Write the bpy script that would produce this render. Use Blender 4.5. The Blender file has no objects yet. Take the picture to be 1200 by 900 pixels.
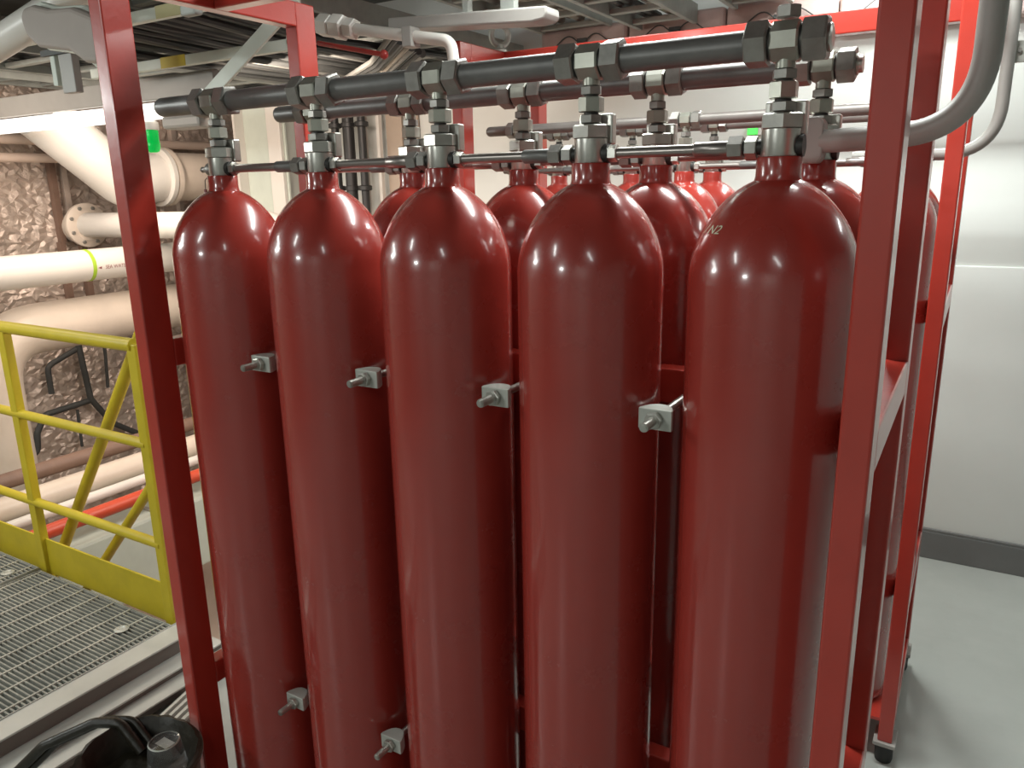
import bpy, bmesh, math, random
from mathutils import Vector, Matrix
random.seed(7)
PI = math.pi
S = bpy.context.scene
COL = S.collection

# ------------------------------------------------------------------ camera
cam_data = bpy.data.cameras.new('camera')
cam_data.sensor_width = 36.0
cam_data.lens = 36.0 * 905.2 / 1200.0
cam_data.clip_start = 0.02
cam = bpy.data.objects.new('camera', cam_data)
COL.objects.link(cam)
YAW, PITCH, ROLL = 0.5416, 0.2511, -0.0191
fw = Vector((-math.sin(YAW) * math.cos(PITCH), math.cos(YAW) * math.cos(PITCH), -math.sin(PITCH)))
r0 = Vector((math.cos(YAW), math.sin(YAW), 0))
u0 = r0.cross(fw)
rr = r0 * math.cos(ROLL) + u0 * math.sin(ROLL)
uu = u0 * math.cos(ROLL) - r0 * math.sin(ROLL)
cam.matrix_world = Matrix(((rr.x, uu.x, -fw.x, 0.2834), (rr.y, uu.y, -fw.y, -1.2954),
                           (rr.z, uu.z, -fw.z, 1.6323), (0, 0, 0, 1)))
S.camera = cam

# ------------------------------------------------------------------ world, lights, exposure
S.view_settings.view_transform = 'Standard'
S.view_settings.look = 'None'
S.view_settings.gamma = 1.0
S.view_settings.use_curve_mapping = False
S.view_settings.exposure = 0.0
W = bpy.data.worlds.new('world')
S.world = W
W.use_nodes = True
W.node_tree.nodes['Background'].inputs[0].default_value = (0.9, 0.95, 1.0, 1)
W.node_tree.nodes['Background'].inputs[1].default_value = 0.05


def area(name, loc, target, sx, sy, power, color):
    l = bpy.data.lights.new(name, 'AREA')
    l.shape = 'RECTANGLE'
    l.size, l.size_y = sx, sy
    l.energy = power
    l.color = color
    o = bpy.data.objects.new(name, l)
    COL.objects.link(o)
    o.location = loc
    o.rotation_euler = (Vector(target) - Vector(loc)).to_track_quat('-Z', 'Y').to_euler()
    return o


COOL = (0.95, 1.0, 0.97)
WARM = (1.0, 0.83, 0.70)
area('aisle_lamp', (-0.12, 2.40, 2.64), (-0.05, 2.42, 0), 0.9, 0.15, 40, COOL)
area('aisle_lamp', (1.7, 2.2, 2.66), (1.4, 2.5, 0), 0.2, 0.6, 11, COOL)
area('rack_gap_lamp', (-0.50, 0.80, 2.70), (-0.45, 1.02, 1.0), 1.4, 0.15, 62, COOL)
area('machinery_lamp', (-3.9, 1.28, 1.975), (-4.6, 2.0, 0.6), 0.12, 1.4, 22, WARM)
area('machinery_lamp', (-4.3, 0.2, 2.2), (-4.6, 1.2, 0.6), 0.9, 0.2, 18, WARM)
area('lower_deck_fill', (-2.4, 1.7, 1.2), (-4.0, 1.5, -0.6), 0.5, 0.2, 16, WARM)  # added fill hidden behind the cylinders, brightens the duct and lower floor
area('bulkhead_fill', (-2.55, 1.45, 2.12), (-2.9, 2.9, 1.3), 0.5, 0.2, 21, WARM)  # added warm fill for the back wall, no fixture here
area('distant_lamp', (-2.15, -5.2, 2.25), (-1.8, -2.0, 1.6), 0.5, 0.12, 34, COOL)
area('wall_wash_fill', (1.0, -4.7, 2.66), (1.0, -5.9, 0.8), 1.8, 0.2, 48, COOL)  # added fill, brightens the unseen front wall for the cylinders' sheen
area('walkway_lamp', (0.9, -2.6, 2.66), (0.7, -2.4, 0), 0.12, 1.0, 9, COOL)
area('walkway_lamp', (-1.9, -2.2, 2.66), (-1.8, -2.0, 0), 0.12, 1.0, 15, COOL)
area('walkway_lamp', (-3.6, -1.2, 2.2), (-3.4, -0.9, 0), 0.15, 1.2, 26, COOL)
area('tray_side_fill', (-4.9, -1.6, 2.15), (-2.4, 0.7, 2.25), 0.4, 0.12, 22, COOL)  # added fill that lifts the cable trays and struts, no fixture here

# ------------------------------------------------------------------ materials
MATS = {}


def mat(name, color, rough=0.5, metal=0.0, noise=0.0, nscale=8.0, bump=0.0, bscale=60.0, coat=0.0,
        emit=0.0, ecol=None, trans=0.0, dirt=None, rvar=0.0):
    if name in MATS:
        return MATS[name]
    m = bpy.data.materials.new(name)
    m.use_nodes = True
    nt = m.node_tree
    b = nt.nodes['Principled BSDF']
    b.inputs['Base Color'].default_value = (*color, 1)
    b.inputs['Roughness'].default_value = rough
    b.inputs['Metallic'].default_value = metal
    b.inputs['Coat Weight'].default_value = coat
    b.inputs['Coat Roughness'].default_value = 0.12
    if trans:
        b.inputs['Transmission Weight'].default_value = trans
    if emit:
        b.inputs['Emission Color'].default_value = (*(ecol or color), 1)
        b.inputs['Emission Strength'].default_value = emit
    tc = nt.nodes.new('ShaderNodeTexCoord')
    if noise or dirt or rvar:
        n = nt.nodes.new('ShaderNodeTexNoise')
        n.inputs['Scale'].default_value = nscale
        n.inputs['Detail'].default_value = 6
        n.inputs['Roughness'].default_value = 0.6
        nt.links.new(tc.outputs['Object'], n.inputs['Vector'])
        ramp = nt.nodes.new('ShaderNodeValToRGB')
        c2 = dirt or tuple(max(0, c * (1 - noise)) for c in color)
        ramp.color_ramp.elements[0].position = 0.3
        ramp.color_ramp.elements[1].position = 0.62
        ramp.color_ramp.elements[0].color = (*c2, 1)
        ramp.color_ramp.elements[1].color = (*color, 1)
        nt.links.new(n.outputs['Fac'], ramp.inputs['Fac'])
        if noise or dirt:
            nt.links.new(ramp.outputs['Color'], b.inputs['Base Color'])
        if rvar:
            mr = nt.nodes.new('ShaderNodeMapRange')
            mr.inputs['To Min'].default_value = rough + rvar
            mr.inputs['To Max'].default_value = max(0.03, rough - rvar)
            nt.links.new(n.outputs['Fac'], mr.inputs['Value'])
            nt.links.new(mr.outputs['Result'], b.inputs['Roughness'])
    if bump:
        n2 = nt.nodes.new('ShaderNodeTexNoise')
        n2.inputs['Scale'].default_value = bscale
        n2.inputs['Detail'].default_value = 4
        nt.links.new(tc.outputs['Object'], n2.inputs['Vector'])
        bp = nt.nodes.new('ShaderNodeBump')
        bp.inputs['Strength'].default_value = bump
        bp.inputs['Distance'].default_value = 0.01
        nt.links.new(n2.outputs['Fac'], bp.inputs['Height'])
        nt.links.new(bp.outputs['Normal'], b.inputs['Normal'])
    MATS[name] = m
    return m


RED = mat('cylinder_red_paint', (0.335, 0.034, 0.024), 0.27, noise=0.08, nscale=5, bump=0.012, bscale=35, coat=0.8, rvar=0.03)
RACK = mat('rack_red_paint', (0.46, 0.040, 0.025), 0.30, noise=0.10, nscale=9, bump=0.04, bscale=50, coat=0.6)
STEEL = mat('brushed_stainless', (0.50, 0.49, 0.45), 0.33, 0.9, noise=0.12, nscale=30, bump=0.03, bscale=200)
ZINC = mat('zinc_plated_steel', (0.31, 0.30, 0.275), 0.42, 0.65, noise=0.2, nscale=40, bump=0.04, bscale=120)
TEE = mat('bright_tee_steel', (0.36, 0.36, 0.31), 0.36, 0.7, noise=0.15, nscale=30)
DARKPIPE = mat('dark_steel_pipe', (0.17, 0.166, 0.158), 0.42, 0.35, noise=0.2, nscale=20)
THREAD = mat('dark_thread', (0.05, 0.048, 0.045), 0.5, 0.6)
TUBE = mat('drawn_tube_steel', (0.30, 0.27, 0.25), 0.3, 0.8)
GUNPIPE = mat('grey_steel_pipe', (0.22, 0.20, 0.185), 0.42, 0.35, noise=0.15, nscale=20)
CLAMP = mat('galvanised_clamp', (0.52, 0.53, 0.48), 0.5, 0.35, noise=0.12, nscale=30)
GREYPIPE = mat('grey_pipe_paint', (0.36, 0.345, 0.32), 0.45, noise=0.10, nscale=6)
WALL = mat('white_wall_paint', (0.64, 0.66, 0.63), 0.5, noise=0.05, nscale=2.0, bump=0.03, bscale=12)
FLOOR = mat('grey_green_deck_paint', (0.42, 0.44, 0.41), 0.34, noise=0.10, nscale=3.5, bump=0.03, bscale=30, rvar=0.05)
BASE = mat('grey_skirting', (0.165, 0.168, 0.165), 0.45, noise=0.1, nscale=6)
CEIL = mat('dark_deckhead', (0.16, 0.165, 0.155), 0.7, noise=0.35, nscale=4)
YELLOW = mat('yellow_rail_paint', (0.55, 0.43, 0.022), 0.42, noise=0.14, nscale=9, bump=0.05)
PALE = mat('cream_pipe_paint', (0.66, 0.57, 0.48), 0.40, noise=0.12, nscale=4, bump=0.03)
WHITEP = mat('white_pipe_paint', (0.68, 0.65, 0.60), 0.38, noise=0.06, nscale=4)
BROWN = mat('brown_lagged_pipe', (0.21, 0.13, 0.095), 0.55, noise=0.2, nscale=8, bump=0.1)
FIRERED = mat('fire_main_red', (0.55, 0.07, 0.03), 0.4, noise=0.1)
MINT = mat('pale_green_paint', (0.55, 0.60, 0.53), 0.45, noise=0.08)
PINKW = mat('beige_bulkhead', (0.60, 0.48, 0.40), 0.55, noise=0.08, nscale=3)
LIMEBAND = mat('lime_tape', (0.32, 0.50, 0.03), 0.5)
TEXTRED = mat('stencil_red', (0.20, 0.05, 0.05), 0.6)
CHALK = mat('paint_marker_white', (0.62, 0.62, 0.45), 0.6)
STRUT = mat('pale_strut_paint', (0.72, 0.76, 0.68), 0.45, noise=0.08)
ALU = mat('anodised_aluminium', (0.60, 0.61, 0.57), 0.42, 0.35, noise=0.08, nscale=12)
ALUDK = mat('aluminium_slot_shade', (0.20, 0.175, 0.155), 0.55, 0.3, noise=0.1)  # darkened copy of the aluminium, shade of slots and risers put into its colour
GRATE = mat('galvanised_grating', (0.36, 0.36, 0.32), 0.55, 0.15, noise=0.35, nscale=14)
GRATELT = mat('grating_cross_rod', (0.50, 0.49, 0.43), 0.5, 0.15, noise=0.2, nscale=14)
TRAY = mat('galvanised_tray', (0.38, 0.40, 0.37), 0.5, 0.3, noise=0.2, nscale=10)
CABDK = mat('dark_cable', (0.055, 0.058, 0.056), 0.55, noise=0.2)
CABGR = mat('grey_cable', (0.17, 0.17, 0.155), 0.55, noise=0.2)
CABLT = mat('light_cable', (0.34, 0.31, 0.26), 0.55, noise=0.2)
STICK = mat('yellow_sticker', (0.62, 0.46, 0.02), 0.5)
CREAMST = mat('faded_yellow_sticker', (0.62, 0.58, 0.32), 0.5)
PINSUL = mat('pink_insulation', (0.46, 0.35, 0.32), 0.8, noise=0.25, nscale=7, bump=0.3, bscale=9)
FOIL = mat('crinkled_foil', (0.60, 0.50, 0.43), 0.38, 0.35, noise=0.3, nscale=7, bump=1.0, bscale=20)
LUMP = mat('grey_lagging', (0.38, 0.33, 0.295), 0.7, noise=0.10, nscale=4, bump=0.12, bscale=14)
PLY = mat('plywood_board', (0.42, 0.34, 0.27), 0.6, noise=0.12, nscale=3)
BLACK = mat('black_rubber', (0.018, 0.018, 0.018), 0.5)
BAG = mat('black_plastic_bag', (0.020, 0.016, 0.009), 0.42, bump=0.5, bscale=22, noise=0.3, nscale=10)
BINP = mat('dark_bin_plastic', (0.10, 0.10, 0.07), 0.4, noise=0.3)
CLEAR = mat('clear_plastic', (0.92, 0.93, 0.93), 0.06, trans=0.95)
PAPER = mat('white_paper', (0.62, 0.60, 0.56), 0.7)
LAMPW = mat('lit_diffuser', (0.9, 0.9, 0.86), 0.5, emit=1.6, ecol=(1.0, 0.96, 0.90))
GREENL = mat('green_lens', (0.0, 0.40, 0.06), 0.2, emit=0.30, ecol=(0.0, 0.9, 0.12))
GREENS = mat('green_exit_face', (0.05, 0.60, 0.08), 0.4, emit=0.45, ecol=(0.12, 0.95, 0.12))
TAGRED = mat('red_tag', (0.16, 0.02, 0.015), 0.5)
HANDLE = mat('red_valve_handle', (0.32, 0.03, 0.025), 0.4)

# ------------------------------------------------------------------ mesh helpers
ORG = {}


class MB:
    def __init__(self):
        self.bm = bmesh.new()

    def box(self, x0, x1, y0, y1, z0, z1, M=None):
        vs = []
        for p in ((x0, y0, z0), (x1, y0, z0), (x1, y1, z0), (x0, y1, z0), (x0, y0, z1), (x1, y0, z1), (x1, y1, z1), (x0, y1, z1)):
            v = Vector(p)
            if M:
                v = M @ v
            vs.append(self.bm.verts.new(v))
        for f in ((0, 3, 2, 1), (4, 5, 6, 7), (0, 1, 5, 4), (1, 2, 6, 5), (2, 3, 7, 6), (3, 0, 4, 7)):
            self.bm.faces.new([vs[i] for i in f])
        return self

    def bar(self, p0, p1, w, h, up=(0, 0, 1)):
        """rectangular bar from p0 to p1: w sideways, h along up"""
        a, b = Vector(p0), Vector(p1)
        d = (b - a).normalized()
        s = d.cross(Vector(up)).normalized()
        t = s.cross(d).normalized()
        M = Matrix((s, d, t)).transposed().to_4x4()
        M.translation = a
        return self.box(-w / 2, w / 2, 0, (b - a).length, -h / 2, h / 2, M)

    def ring(self, c, d, r, n, ph=0.0):
        d = Vector(d).normalized()
        ref = Vector((0, 0, 1)) if abs(d.z) < 0.9 else Vector((0, 1, 0))
        s = d.cross(ref).normalized()
        t = s.cross(d).normalized()
        return [self.bm.verts.new(Vector(c) + (s * math.cos(ph + 2 * PI * i / n) + t * math.sin(ph + 2 * PI * i / n)) * r) for i in range(n)]

    def skin(self, rings, smooth=True, cap=True):
        n = len(rings[0])
        for a, b in zip(rings, rings[1:]):
            for i in range(n):
                j = (i + 1) % n
                try:
                    f = self.bm.faces.new((a[i], a[j], b[j], b[i]))
                    f.smooth = smooth
                except ValueError:
                    pass
        if cap:
            self.bm.faces.new(rings[0])
            self.bm.faces.new(rings[-1])
        return self

    def cyl(self, p0, p1, r, n=16, r2=None, smooth=True, ph=0.0, cap=True):
        d = Vector(p1) - Vector(p0)
        return self.skin([self.ring(p0, d, r, n, ph), self.ring(p1, d, r if r2 is None else r2, n, ph)], smooth, cap)

    def hexa(self, p0, p1, r, ph=0.0, ch=0.12):
        """hexagonal nut with chamfered ends; r = across the corners / 2"""
        a, b = Vector(p0), Vector(p1)
        d = (b - a)
        L = d.length
        d = d.normalized()
        c = min(r * ch, L * 0.3)
        self.skin([self.ring(a, d, r - c, 6, ph), self.ring(a + d * c * 0.6, d, r, 6, ph),
                   self.ring(b - d * c * 0.6, d, r, 6, ph), self.ring(b, d, r - c, 6, ph)], False)
        return self

    def lathe(self, prof, c=(0, 0, 0), d=(0, 0, 1), n=32, smooth=True, cap=True, ph=0.0):
        d = Vector(d).normalized()
        return self.skin([self.ring(Vector(c) + d * z, d, max(r, 1e-4), n, ph) for r, z in prof], smooth, cap)

    def sweep(self, pts, r, n=12, cap=True, smooth=True):
        P = [Vector(p) for p in pts]
        T = []
        for i in range(len(P)):
            a = P[max(0, i - 1)]
            b = P[min(len(P) - 1, i + 1)]
            T.append((b - a).normalized())
        ref = Vector((0, 0, 1)) if abs(T[0].z) < 0.9 else Vector((0, 1, 0))
        s = T[0].cross(ref).normalized()
        rings = []
        for p, t in zip(P, T):
            s = (s - t * s.dot(t)).normalized()
            q = t.cross(s)
            rings.append([self.bm.verts.new(p + (s * math.cos(2 * PI * i / n) + q * math.sin(2 * PI * i / n)) * r) for i in range(n)])
        return self.skin(rings, smooth, cap)

    def poly(self, pts, d):
        """extrude polygon pts (3-D) along vector d"""
        a = [self.bm.verts.new(p) for p in pts]
        b = [self.bm.verts.new(Vector(p) + Vector(d)) for p in pts]
        return self.skin([a, b], False)

    def build(self, name, m, parent=None, bevel=0.0, seg=2, kind=None):
        bm = self.bm
        org = ORG.get(parent.name, Vector()) if parent else Vector()
        if org.length:
            bmesh.ops.translate(bm, verts=bm.verts, vec=-org)
        bmesh.ops.recalc_face_normals(bm, faces=bm.faces)
        for e in bm.edges:
            if len(e.link_faces) == 2 and e.calc_face_angle(0.0) > 0.7:
                e.smooth = False
        me = bpy.data.meshes.new(name)
        bm.to_mesh(me)
        bm.free()
        me.materials.append(m)
        o = bpy.data.objects.new(name, me)
        COL.objects.link(o)
        if parent:
            o.parent = parent
            ORG[o.name] = org
        if bevel:
            md = o.modifiers.new('bevel', 'BEVEL')
            md.width = bevel
            md.segments = seg
            md.limit_method = 'ANGLE'
            md.angle_limit = 0.6
            md.harden_normals = False
        if kind:
            o['kind'] = kind
        return o


def tag(o, label, cat, group=None, kind=None):
    o['label'] = label
    o['category'] = cat
    if group:
        o['group'] = group
    if kind:
        o['kind'] = kind
    return o


def thing(name, loc, label, cat, group=None):
    o = bpy.data.objects.new(name, None)
    o.empty_display_size = 0.05
    COL.objects.link(o)
    o.location = loc
    ORG[o.name] = Vector(loc)
    return tag(o, label, cat, group)


def copy_tree(o, parent=None):
    c = o.copy()
    COL.objects.link(c)
    if parent:
        c.parent = parent
    for ch in list(o.children):
        copy_tree(ch, c)
    return c


def fillet(pts, rad, n=8):
    """polyline with rounded corners"""
    P = [Vector(p) for p in pts]
    out = [P[0]]
    for a, b, c in zip(P, P[1:], P[2:]):
        u, v = (a - b).normalized(), (c - b).normalized()
        ang = u.angle(v)
        t = min(rad / math.tan(ang / 2), (a - b).length * 0.49, (c - b).length * 0.49)
        s, e = b + u * t, b + v * t
        for i in range(n + 1):
            k = i / n
            out.append(s * (1 - k) ** 2 + b * 2 * k * (1 - k) + e * k ** 2)
    out.append(P[-1])
    return out


def text_mesh(txt, size):
    cu = bpy.data.curves.new('lettering', 'FONT')
    cu.body = txt
    cu.size = size
    cu.align_x = 'CENTER'
    cu.align_y = 'CENTER'
    cu.resolution_u = 3
    ob = bpy.data.objects.new('lettering', cu)
    COL.objects.link(ob)
    dg = bpy.context.evaluated_depsgraph_get()
    dg.update()
    me = bpy.data.meshes.new_from_object(ob.evaluated_get(dg))
    bpy.data.objects.remove(ob)
    bpy.data.curves.remove(cu)
    return me


def struct(o):
    o['kind'] = 'structure'
    return o


FZ = -0.26            # main deck level
# ------------------------------------------------------------------ the setting
m = MB()
m.box(-2.28, 4.2, -6.0, 2.91, FZ - 0.12, FZ)
m.box(-6.0, -2.28, -6.0, 0.40, FZ - 0.12, FZ)
struct(m.build('floor', FLOOR))
struct(MB().box(-5.6, -2.28, 0.40, 4.4, -1.45, -1.35).build('floor_lower', PINKW))
struct(MB().box(-6.0, 4.2, -6.0, 4.5, 2.78, 2.9).build('ceiling', CEIL))
wp = [(2.91, 2.78), (2.91, 1.800), (2.930, 1.775), (2.942, 1.735), (2.947, 1.690), (2.946, 1.640), (2.935, 1.52), (2.91, 1.40), (2.913, 1.355),
      (2.920, 1.29), (2.926, 1.230), (2.912, 1.2285), (2.910, 1.222), (2.91, -1.35), (3.10, -1.35), (3.10, 2.78)]
m = MB()
m.poly([Vector((-4.35, y, z)) for y, z in wp], (8.55, 0, 0))
for f in m.bm.faces:
    f.smooth = True
struct(m.build('wall_back', WALL))
struct(MB().box(-5.6, -4.35, 4.4, 4.5, -1.35, 2.78).build('wall_machinery_back', PINKW))
struct(MB().box(4.1, 4.2, -6.0, 2.91, FZ, 2.78).build('wall_right', WALL))
wf = struct(MB().box(-6.0, 4.2, -6.1, -6.0, FZ, 2.78).build('wall_front', WALL))
for x, w_ in ((-0.9, 0.10), (-0.2, 0.06), (0.25, 0.12), (0.9, 0.05), (1.35, 0.10), (2.0, 0.16), (2.9, 0.08), (-3.2, 0.12)):
    MB().box(x, x + w_, -6.0, -5.86, FZ, 2.78).build('stiffener', GREYPIPE, wf)  # unseen ribs, added to vary the streaks reflected in the cylinders
b = MB()
b.box(-2.2, 4.1, 2.89, 2.91, FZ, -0.115)
b.box(-2.2, 4.1, 2.893, 2.91, -0.115, -0.100)
struct(b.build('baseboard_back', BASE, bevel=0.003))
b = MB()
for k in range(4):
    pass
# hull side covered in crinkled foil insulation
bm = MB()
NX, NZ = 340, 170
grid = []
for i in range(NX + 1):
    row = []
    for k in range(NZ + 1):
        y = -6.0 + 10.5 * i / NX
        z = -1.35 + 4.13 * k / NZ
        row.append(bm.bm.verts.new((-5.42 + random.uniform(-0.010, 0.010) + 0.012 * math.sin(y * 9 + z * 5) * math.sin(z * 8 - y * 3), y + random.uniform(-.011, .011), z + random.uniform(-.009, .009))))
    grid.append(row)
for i in range(NX):
    for k in range(NZ):
        a, b_, c, d = grid[i][k], grid[i + 1][k], grid[i + 1][k + 1], grid[i][k + 1]
        if random.random() < .5:
            bm.bm.faces.new((a, b_, c)); bm.bm.faces.new((a, c, d))
        else:
            bm.bm.faces.new((a, b_, d)); bm.bm.faces.new((b_, c, d))
wl = struct(bm.build('wall_left', FOIL))
for y, z0, z1, m_ in ((0.6, -1.3, 2.7, FOIL), (1.89, 1.30, 2.3, BROWN), (1.97, 1.30, 2.3, FOIL), (2.9, -1.3, 2.7, FOIL), (3.6, -1.3, 2.7, FOIL),
                      (1.88, 0.70, 1.3, BROWN), (2.035, 0.70, 1.3, BROWN)):
    MB().box(-5.41, -5.36, y - 0.02, y + 0.02, z0, z1).build('stiffener', m_, wl)

# ------------------------------------------------------------------ gas cylinders
R = 0.1335
PITCHX = 0.3241
ZB, ZS, ZN = -0.10, 1.475, 1.6686     # base, shoulder, top of neck (world); local z = world - ZB
AE = 1.85
kk = (1 - (0.0365 / R) ** AE) ** (1 / AE)
HD = (1.633 - ZS) / kk


def dome_r(z):
    return R * (1 - (max(0.0, z - ZS) / HD) ** AE) ** (1 / AE)


prof = [(0.09, 0.0), (0.118, 0.004), (0.130, 0.018), (R, 0.045), (R, 0.4), (R, 0.8), (R, 1.2), (R, ZS - ZB)]
for i in range(1, 19):
    z = ZS + HD * kk * (1 - (1 - i / 18) ** 1.6)
    prof.append((dome_r(z), z - ZB))
prof += [(0.0350, 1.638 - ZB), (0.0345, 1.644 - ZB), (0.0345, ZN - ZB - 0.002), (0.0335, ZN - ZB)]


def L(z):
    return z - ZB


def make_cylinder():
    t = thing('gas_cylinder', (0, 0, 0), '', 'gas cylinder')
    MB().lathe(prof, n=64).build('cylinder_body', RED, t)
    v = MB().lathe([(0.0285, L(1.6686)), (0.029, L(1.670)), (0.029, L(1.7093))], n=32).build('valve_body', STEEL, t)
    MB().hexa((0, 0, L(1.7088)), (0, 0, L(1.7330)), 0.0335, ph=0.25).build('valve_collar', STEEL, v)
    MB().box(-0.030, 0.034, 0.014, 0.034, L(1.700), L(1.752)).build('valve_yoke', STEEL, v, bevel=0.003)
    MB().lathe([(0.0125, L(1.733)), (0.0125, L(1.8050))], n=16).build('valve_stem', THREAD, v)
    MB().hexa((0, 0, L(1.7350)), (0, 0, L(1.7500)), 0.0200, ph=0.1).build('lock_nut', ZINC, v)
    MB().hexa((0, 0, L(1.7535)), (0, 0, L(1.7790)), 0.0225, ph=0.5).build('union_nut', TEE, v)
    MB().hexa((0, 0, L(1.7815)), (0, 0, L(1.7965)), 0.0190, ph=0.2).build('lock_nut', ZINC, v)
    # side outlet towards the right-hand neighbour
    MB().cyl((0.026, 0, L(1.684)), (0.036, 0, L(1.684)), 0.0165, 20).build('outlet_ring', THREAD, v)
    return t


proto = make_cylinder()
CYL = {}


def place_cyl(x, y, label, group):
    o = proto if not CYL else copy_tree(proto)
    o.location = (x, y, ZB)
    o['label'] = label
    o['group'] = group
    CYL[(x, y)] = o
    return o


ORD = ['rightmost', 'second from the right', 'third from the right', 'second from the left', 'leftmost']
Y2 = 0.3241
for n in range(5):
    extra = [', marked N2', '', '', '', ', beside the near left post'][n]
    place_cyl(-n * PITCHX, 0, 'red gas cylinder, %s in the front row%s' % (ORD[n], extra), 'front row of the near rack')
for n in range(5):
    place_cyl(-n * PITCHX, Y2, 'red gas cylinder in second row, right behind the %s front one' % ORD[n], 'second row of the near rack')
X3, Y3, Y4 = 0.040, 1.355, 1.679
for n in range(5):
    place_cyl(X3 - n * PITCHX, Y3, 'orange-red gas cylinder, %s in the far rack front row' % ORD[n], 'front row of the far rack')
for n in range(5):
    place_cyl(X3 - n * PITCHX, Y4, 'red gas cylinder, %s in the far rack rear row' % ORD[n], 'rear row of the far rack')

# handwriting on the shoulder of the front right cylinder
me = text_mesh('/ N2', 0.024)
bm = bmesh.new()
bm.from_mesh(me)
for v in bm.verts:
    x, y = v.co.x + v.co.y * 0.30, v.co.y
    z = 1.560 + y * 0.78
    a = math.radians(-134) + x / 0.105
    r_ = dome_r(z) + 0.0008
    v.co = Vector((r_ * math.cos(a), r_ * math.sin(a), z - ZB))
m = MB()
m.bm.free()
m.bm = bm
o = m.build('handwritten_mark', CHALK, CYL[(0, 0)])

# ------------------------------------------------------------------ manifolds above each row
ZP = 1.8354


def hexn(m, x0, x1, y, z, r):
    return m.hexa((x0, y, z), (x1, y, z), r, ph=random.uniform(-0.45, 0.0))


def manifold(xr, y, label, rp, xl_end, s=1.0, plug=False, cap_out=False, count=5, pm=None):
    t = thing('manifold_pipe', (xr - 2 * PITCHX, y, ZP), label, 'pipe', 'collector manifolds above the cylinder rows')
    m = MB()
    m.lathe([(rp * 0.6, 0), (rp * 0.9, 0.006), (rp, 0.014), (rp, xr + 0.05 - xl_end)], c=(xl_end, y, ZP), d=(1, 0, 0), n=28)
    m.build('pipe', pm or DARKPIPE, t)
    for n in range(count):
        x = xr - n * PITCHX
        b = MB()
        b.lathe([(0.0285 * s, -0.021 * s), (0.0310 * s, -0.018 * s), (0.0310 * s, 0.018 * s), (0.0285 * s, 0.021 * s)], c=(x, y, ZP), d=(1, 0, 0), n=8, smooth=False, ph=PI / 8)
        b.cyl((x, y, ZP - 0.038), (x, y, ZP - 0.02), 0.0150 * s, 16)
        b.build('tee', TEE, t)
        for sg in (-1, 1):
            g = MB()
            g.cyl((x + sg * 0.020 * s, y, ZP), (x + sg * 0.025 * s, y, ZP), 0.0245 * s, 20)
            g.build('thread_gap', THREAD, t)
            k = MB()
            hexn(k, x + sg * 0.025 * s, x + sg * 0.060 * s, y, ZP, 0.0345 * s)
            k.build('union_nut', ZINC, t)
        if n == 0:
            e = MB()
            e.lathe([(0.0190 * s, 0.058 * s), (0.0205 * s, 0.060 * s), (0.0205 * s, 0.064 * s), (0.0140 * s, 0.066 * s)], c=(x, y, ZP), d=(1, 0, 0), n=24)
            if cap_out:
                e.cyl((x + .06 * s, y, ZP), (x + .072 * s, y, ZP), 0.017 * s, 20)
            e.build('end_plug', STEEL, t)
            if plug:
                MB().hexa((x, y, ZP + 0.0325), (x, y, ZP + 0.0500), 0.0190, ph=0.2).build('top_plug', ZINC, t)
    return t


manifold(0, -0.0266 + 0.0266, 'large dark steel manifold pipe with hex unions running above the front row', 0.0225, -1.50, 1.0, plug=True)
manifold(0, Y2, 'dark steel manifold pipe above the second row, partly behind the front manifold', 0.0215, -1.44, 0.92, cap_out=True)
manifold(X3, Y3, 'thin grey manifold pipe above the front row of the far rack', 0.0185, -1.40, 0.84, pm=GUNPIPE)
manifold(X3, Y4, 'thin grey manifold pipe above the rear row of the far rack, lowest in view', 0.0170, -1.40, 0.80, pm=GUNPIPE)

# ------------------------------------------------------------------ pilot lines between the valves
ZT = 1.684


def pilot(xr, y, label, detail=True):
    t = thing('pilot_line', (xr - 2 * PITCHX, y, ZT), label, 'tube', 'actuation tubes linking the valves')
    for n in range(4):
        xa, xb = xr - (n + 1) * PITCHX, xr - n * PITCHX     # from valve a (left) to valve b (right)
        MB().cyl((xa + 0.050, y, ZT), (xb - 0.135, y, ZT), 0.0095, 14).build('tube', TUBE, t)
        MB().hexa((xa + 0.034, y, ZT), (xa + 0.052, y, ZT), 0.0150, ph=0.5).build('hex_nut', STEEL, t)
        MB().lathe([(0.010, 0), (0.0125, 0.003), (0.0125, 0.055), (0.0105, 0.062)], c=(xb - 0.137, y, ZT), d=(1, 0, 0), n=18).build('sleeve', DARKPIPE if n % 2 else TUBE, t)
        MB().hexa((xb - 0.080, y, ZT), (xb - 0.056, y, ZT), 0.0190, ph=0.3).build('hex_nut', ZINC, t)
        MB().hexa((xb - 0.053, y, ZT), (xb - 0.034, y, ZT), 0.0175, ph=0.5).build('hex_nut', ZINC, t)
        MB().cyl((xb - 0.056, y, ZT), (xb - 0.026, y, ZT), 0.0120, 14).build('nipple', THREAD, t)
    xl = xr - 4 * PITCHX
    MB().lathe([(0.012, 0.026), (0.0150, 0.03), (0.0150, 0.044), (0.010, 0.05), (0.006, 0.062), (0.0075, 0.068), (0.004, 0.074)], c=(xl, y, ZT), d=(-1, 0, 0), n=14).build('end_cap', ZINC, t)
    return t


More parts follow.
